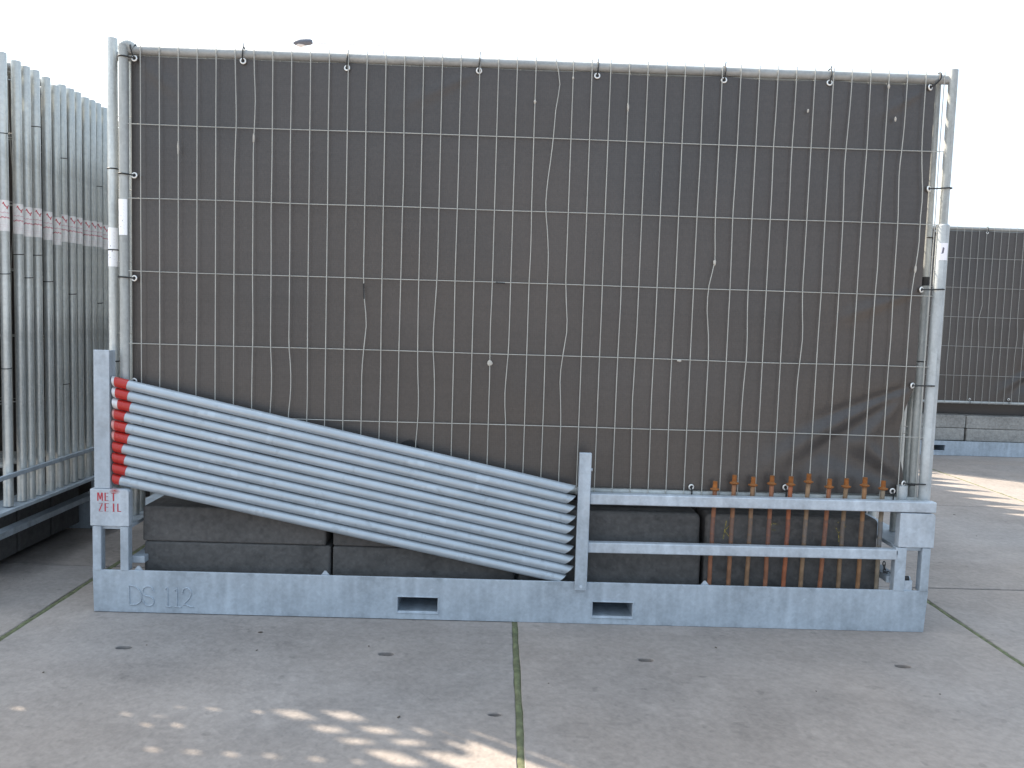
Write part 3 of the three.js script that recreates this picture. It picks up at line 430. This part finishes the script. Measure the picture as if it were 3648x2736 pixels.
// ------------------------------------------------------------------ ten galvanised brace tubes lying aslant
{
  const names = ['topmost', 'second from the top', 'third from the top', 'fourth from the top', 'fifth from the top', 'sixth from the top', 'fourth from the bottom', 'third from the bottom', 'second from the bottom', 'lowest'];
  const paintEnd = [0.064, 0.066, 0.074, 0.051, 0.059, 0.066, 0.040, 0.051, 0.055, 0.030], paintStart = [0.010, 0.013, 0.022, 0.007, 0.010, 0.009, 0.006, 0.007, 0.007, 0.006];
  for (let i = 0; i < 10; i++) {
    const r = 0.0212, yL = 0.982 - 0.0459 * i, yR = 0.5735 - 0.0437 * i, xL = -1.752 + rr(-0.001, 0.002), xR = 0.186 - (i === 9 ? 0.03 : 0) + rr(-0.004, 0.002);
    const a = Math.atan2(yR - yL, 0.203 + 1.752), L = Math.hypot(xR - xL, (xR - xL) * Math.tan(a)), z = 0.0560 + rr(-0.0015, 0.0015);
    const t = base('brace_tube', [xL, yL, z]); t.rotation.z = a;
    const low = i === 3 || i === 6;
    tag(t, `${names[i]} of the ten slanted galvanised tubes, left end painted red`, 'steel tube', 'galvanised tubes stacked aslant at the front of the centre rack');
    const s0 = paintStart[i], s1 = paintEnd[i];
    // cut cylinder along x: mitre(y) shifts the end rings
    const cyl = (x0, x1, rad, m0, m1, cap0, cap1) => { const n = 20, pos = [], uvA = [], idx = []; const off = rnd() * 3; const ringN = 3;
      for (let k = 0; k < ringN; k++) for (let q = 0; q <= n; q++) { const th = q / n * Math.PI * 2, y = Math.cos(th) * rad, zz = Math.sin(th) * rad, m = lerp(m0, m1, k / 2), x = lerp(x0, x1, k / 2) + m * y; pos.push(x, y, zz); uvA.push(x * 1 + off, th * rad + i * 0.37); }
      for (let k = 0; k < ringN - 1; k++) for (let q = 0; q < n; q++) { const A = k * (n + 1) + q, B = A + n + 1; idx.push(A, A + 1, B, A + 1, B + 1, B); }
      const g = new THREE.BufferGeometry(); g.setAttribute('position', new THREE.Float32BufferAttribute(pos, 3)); g.setAttribute('uv', new THREE.Float32BufferAttribute(uvA, 2)); g.setIndex(idx); g.computeVertexNormals();
      { const nn = g.attributes.normal; for (let v = 0; v < nn.count; v++) { const th = (v % (n + 1)) / n * Math.PI * 2; nn.setXYZ(v, 0, Math.cos(th), Math.sin(th)); } }
      const list = [g];
      for (const [on, x, m, s] of [[cap0, x0, m0, -1], [cap1, x1, m1, 1]]) if (on) { const p = [x, 0, 0], id = [], u = [0, 0]; for (let q = 0; q <= n; q++) { const th = q / n * Math.PI * 2, y = Math.cos(th) * rad; p.push(x + m * y, y, Math.sin(th) * rad); u.push(y, Math.sin(th) * rad); if (q) id.push(...(s > 0 ? [0, q + 1, q] : [0, q, q + 1])); } const c = new THREE.BufferGeometry(); c.setAttribute('position', new THREE.Float32BufferAttribute(p, 3)); c.setAttribute('uv', new THREE.Float32BufferAttribute(u, 2)); c.setIndex(id); c.computeVertexNormals(); list.push(c); }
      return merge(list); };
    add('tube', cyl(s1, L, r, 0.0, 0.80, false, true), M.tube, t);
    add('red_band', cyl(s0, s1, r + 0.0003, -0.25, 0.0, false, false), M.red, t);
    add('cut_tip', cyl(0.0, s0 + 0.003, r, -0.36, -0.25, true, false), i > 5 ? M.red : i > 2 ? M.pinkTip : M.tip, t);
  }
}

// ------------------------------------------------------------------ ten rusty ground pins
{
  const tops2 = [[0.806, 0.621], [0.888, 0.650], [0.970, 0.644], [1.051, 0.652], [1.133, 0.651], [1.210, 0.665], [1.301, 0.645], [1.374, 0.649], [1.454, 0.656], [1.535, 0.644]];
  const bx = [0.801, 0.886, 0.963, 1.045, 1.126, 1.201, 1.284, 1.364, 1.451, 1.533];
  const tone = [[0.21, 0.095, 0.062], [0.20, 0.105, 0.068], [0.185, 0.12, 0.085], [0.20, 0.09, 0.06], [0.25, 0.085, 0.045], [0.19, 0.135, 0.10], [0.21, 0.09, 0.055], [0.16, 0.115, 0.085], [0.205, 0.115, 0.065], [0.17, 0.155, 0.145]];
  const ord = ['first from the left', 'second from the left', 'third from the left', 'fourth from the left', 'fifth from the left', 'sixth from the left', 'fourth from the right', 'third from the right', 'second from the right', 'rightmost'];
  const extra = [', standing lowest', '', '', '', ', the reddest', ', standing tallest', '', '', '', ', its shaft greyest'];
  const headMat = rust(0.38, 0.15, 0.045);
  for (let i = 0; i < 10; i++) {
    const [tx, ty] = tops2[i], pin = base('ground_pin', [bx[i], 0.130, 0.0285]); tag(pin, `rusty steel ground pin behind the rails, ${ord[i]} of ten${extra[i]}`, 'ground pin', 'rusty ground pins behind the front rails');
    const H = ty - 0.130, lean = tx - bx[i], at = (y) => lean * y / H, m = rust(...tone[i].map((q) => 0.03 + q * 1.45));
    const pts = []; for (let k = 0; k <= 10; k++) { const y = lerp(0, H - 0.03, k / 10); pts.push([at(y) + (k > 0 && k < 10 ? rr(-0.0012, 0.0012) : 0), y, 0]); }
    add('shaft', uvBox(tube(pts, 0.0094, 30, 10), i * 0.3, 0), m, pin);
    const col = new THREE.LatheGeometry([[0.0, -0.007], [0.010, -0.007], [0.0175, -0.0035], [0.0205, -0.001], [0.0200, 0.002], [0.0125, 0.0045], [0.0105, 0.009], [0, 0.009]].map(([a, b]) => new THREE.Vector2(a, b)), 20); col.translate(at(H - 0.030), H - 0.030, 0); const c1 = add('collar', uvBox(col), headMat, pin); c1.rotation.z = 0;
    const head = new THREE.CylinderGeometry(0.0100, 0.0105, 0.030, 8, 1); head.rotateY(rr(0, 1)); head.translate(at(H - 0.010), H - 0.010, 0); add('head', uvBox(head), headMat, pin);
  }
}

// ------------------------------------------------------------------ ballast blocks
function block(name, x0, x1, y0, y1, z0, z1, mat, label, group, chamfer = 0.010) {
  const w = x1 - x0, h = y1 - y0, d = z1 - z0, b = base(name, [(x0 + x1) / 2, y0, (z0 + z1) / 2]);
  const g = mergeVertices(new RoundedBoxGeometry(w, h, d, 6, chamfer)); const p = g.attributes.position;
  for (let i = 0; i < p.count; i++) { const x = p.getX(i), y = p.getY(i), z = p.getZ(i), n = 0.0035 * (fbm(x * 0.9 + x0 + 7, y * 0.9 + z * 0.7 + y0 + 5, 8, 3, 191) - 0.5); p.setXYZ(i, x + Math.sign(x) * n, y, z + n); }
  g.translate(0, h / 2, 0); g.computeVertexNormals(); uvBox(g, x0 * 1.7, y0 * 3.1);
  add('body', g, mat, b); tag(b, label, 'ballast block', group); return b;
}
const BG = 'dark ballast blocks stacked in the centre rack';
const z0 = -0.250, z1 = -0.002;
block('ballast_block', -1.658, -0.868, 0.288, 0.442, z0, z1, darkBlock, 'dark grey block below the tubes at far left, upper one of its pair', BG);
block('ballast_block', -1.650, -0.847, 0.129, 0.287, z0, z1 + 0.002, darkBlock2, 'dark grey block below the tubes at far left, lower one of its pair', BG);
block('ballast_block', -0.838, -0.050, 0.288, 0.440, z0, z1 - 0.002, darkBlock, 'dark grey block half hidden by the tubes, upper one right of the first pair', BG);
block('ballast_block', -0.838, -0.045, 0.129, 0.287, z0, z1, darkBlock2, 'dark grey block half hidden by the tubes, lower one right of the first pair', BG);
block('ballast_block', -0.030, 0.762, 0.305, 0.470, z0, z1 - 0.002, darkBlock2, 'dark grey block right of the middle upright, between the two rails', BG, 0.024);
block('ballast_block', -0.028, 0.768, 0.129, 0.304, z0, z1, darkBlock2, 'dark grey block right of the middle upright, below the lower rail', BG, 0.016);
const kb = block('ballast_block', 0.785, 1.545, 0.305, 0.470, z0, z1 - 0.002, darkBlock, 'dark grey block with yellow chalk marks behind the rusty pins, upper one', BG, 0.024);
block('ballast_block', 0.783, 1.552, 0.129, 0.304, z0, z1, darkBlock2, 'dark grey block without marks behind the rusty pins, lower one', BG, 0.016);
{
  const g = new THREE.PlaneGeometry(0.62, 0.10); g.translate(1.125 - (0.785 + 1.545) / 2, 0.408 - 0.305, 0.1272);
  const t = canvasTex(1024, 166, (c, w, h) => { c.fillStyle = '#000'; c.fillRect(0, 0, w, h); c.strokeStyle = '#fff'; c.lineWidth = 5; c.lineCap = 'round'; const s = (...p) => { c.beginPath(); p.forEach(([x, y], i) => (i ? c.lineTo(x, y) : c.moveTo(x, y))); c.stroke(); };
    s([92, 20], [84, 80], [76, 150]); s([128, 36], [82, 92]); s([84, 92], [122, 138]);
    s([420, 24], [412, 80], [404, 140]); s([420, 26], [466, 34]); s([412, 72], [448, 76]);
    s([884, 40], [908, 84], [916, 150]); s([962, 30], [908, 86]);
    s([894, -6], [902, 10]);
    const im = c.getImageData(0, 0, w, h); for (let j = 0; j < h; j++) for (let i = 0; i < w; i++) { const o = (j * w + i) * 4, k = clamp(im.data[o] / 255 * (1.1 * fbm(i / w, j / h, 90, 3, 171, 20) - 0.02)); im.data[o] = im.data[o + 1] = im.data[o + 2] = 255 * k; } c.putImageData(im, 0, 0); }, false);
  add('chalk_mark', g, new THREE.MeshStandardMaterial({ color: new THREE.Color().setRGB(0.55, 0.44, 0.10), alphaMap: t, transparent: true, roughness: 1 }), kb);
}
[[-0.60, -0.30], [-0.92, -0.62], [-1.23, -0.94]].forEach(([a, b], k) => block('ballast_block', -3.32, -2.535, 0.040, 0.340, a, b, darkBlock2, `dark block in the shade low in the left rack, ${['nearest', 'middle', 'farthest'][k]} of three`, 'dark blocks low in the left rack'));
// pale blocks in the far right rack
const FG = 'pale concrete blocks in the far right rack';
for (const [x0, x1, side] of [[3.98, 4.790, 'left'], [4.805, 5.60, 'right']]) for (const [y0, y1, lvl] of [[0.147, 0.280, 'lower'], [0.282, 0.418, 'upper']])
  block('ballast_block', x0 + (lvl === 'upper' ? -0.008 : 0.0) , x1 - (lvl === 'upper' ? 0.0 : 0.006), y0 - (side === 'right' ? 0.004 : 0), y1 - (side === 'right' ? 0.004 : 0), -5.42, -5.150, paleBlock, `pale concrete block in the far right rack, ${lvl} ${side} one`, FG, 0.012);

// ------------------------------------------------------------------ small hanging chain by the right legs
{
  const c = base('chain', [1.575, 0.275, 0.0]); tag(c, 'short dark chain hanging beside the right legs of the centre rack', 'chain');
  for (let k = 0; k < 5; k++) { const g = new THREE.TorusGeometry(0.0085, 0.0026, 6, 16); g.scale(0.75, 1.25, 1); g.rotateY(k % 2 ? 1.4 : 0.2); g.rotateZ(k > 2 ? 0.9 : 0.1); g.translate(k > 2 ? 0.012 * (k - 2) : 0.002 * k, -0.016 * Math.min(k, 2.6), 0); add('link', g, M.chain, c); }
}
// ------------------------------------------------------------------ street lamp and overhead cable
{
  const p = base('street_lamp', [-4.98, 0.03, -24]); tag(p, 'street lamp head showing above the fence top, left of centre', 'street lamp');
  add('pole', rod([0.9, -0.03, 0], [0.9, 9.55, 0], 0.06, 12, 0.035), M.white, p);
  add('arm', tube([[0.9, 9.5, 0], [0.82, 9.68, 0], [0.3, 9.70, 0], [-1.38, 9.70, 0]], 0.022, 20, 8), M.white, p);
  const L = new THREE.LatheGeometry([[0, 0], [0.06, 0], [0.085, 0.05], [0.10, 0.18], [0.105, 0.36], [0.08, 0.52], [0.03, 0.60], [0, 0.605]].map(([a, b]) => new THREE.Vector2(a, b)), 18); L.scale(1, 1, 1.3); L.rotateZ(Math.PI / 2 + 0.10);
  const h = new THREE.Group(); h.name = 'head'; h.position.set(-1.36, 9.74, 0); p.add(h);
  add('housing', L, new THREE.MeshStandardMaterial({ color: new THREE.Color().setRGB(0.13, 0.14, 0.17), roughness: 0.5 }), h);
  const g = new THREE.SphereGeometry(1, 16, 8, 0, Math.PI * 2, Math.PI / 2, Math.PI / 2); g.scale(0.17, 0.10, 0.10); g.rotateZ(0.10); g.translate(-0.36, -0.075, 0); add('glass_bowl', g, new THREE.MeshStandardMaterial({ color: new THREE.Color().setRGB(0.7, 0.68, 0.68), roughness: 0.3 }), h);
  const w = base("overhead_cable"); tag(w, 'thin overhead cable crossing the pale sky at upper left', 'cable');
  add('cable', tube([[-22, 8.3, -12], [-9.18, 6.33, -12], [-7.38, 6.11, -12], [2, 5.4, -12]], 0.0045, 60, 5), M.white, w);
}
// ------------------------------------------------------------------ litter on the slabs
{
  const list = []; for (let k = 0; k < 40; k++) { const g = new THREE.IcosahedronGeometry(1, 1), s = rr(0.0015, 0.0045); g.scale(s * rr(0.8, 2.6), s * 0.45, s * rr(0.7, 1.4)); g.rotateY(rr(0, 6.3)); g.translate(rr(-3.6, 3.2), 0.0022, rnd() < 0.5 ? rr(-2.5, 0.05) : rr(0.12, 1.35)); list.push(uvBox(g)); }
  tag(add('litter', merge(list), M.leaf, scene), 'scattered dark crumbs and leaf bits on the concrete', 'litter', null, 'stuff');
}
scene.traverse((o) => { if (o.isMesh) o.castShadow = o.receiveShadow = true; });
renderer.render(scene, camera);
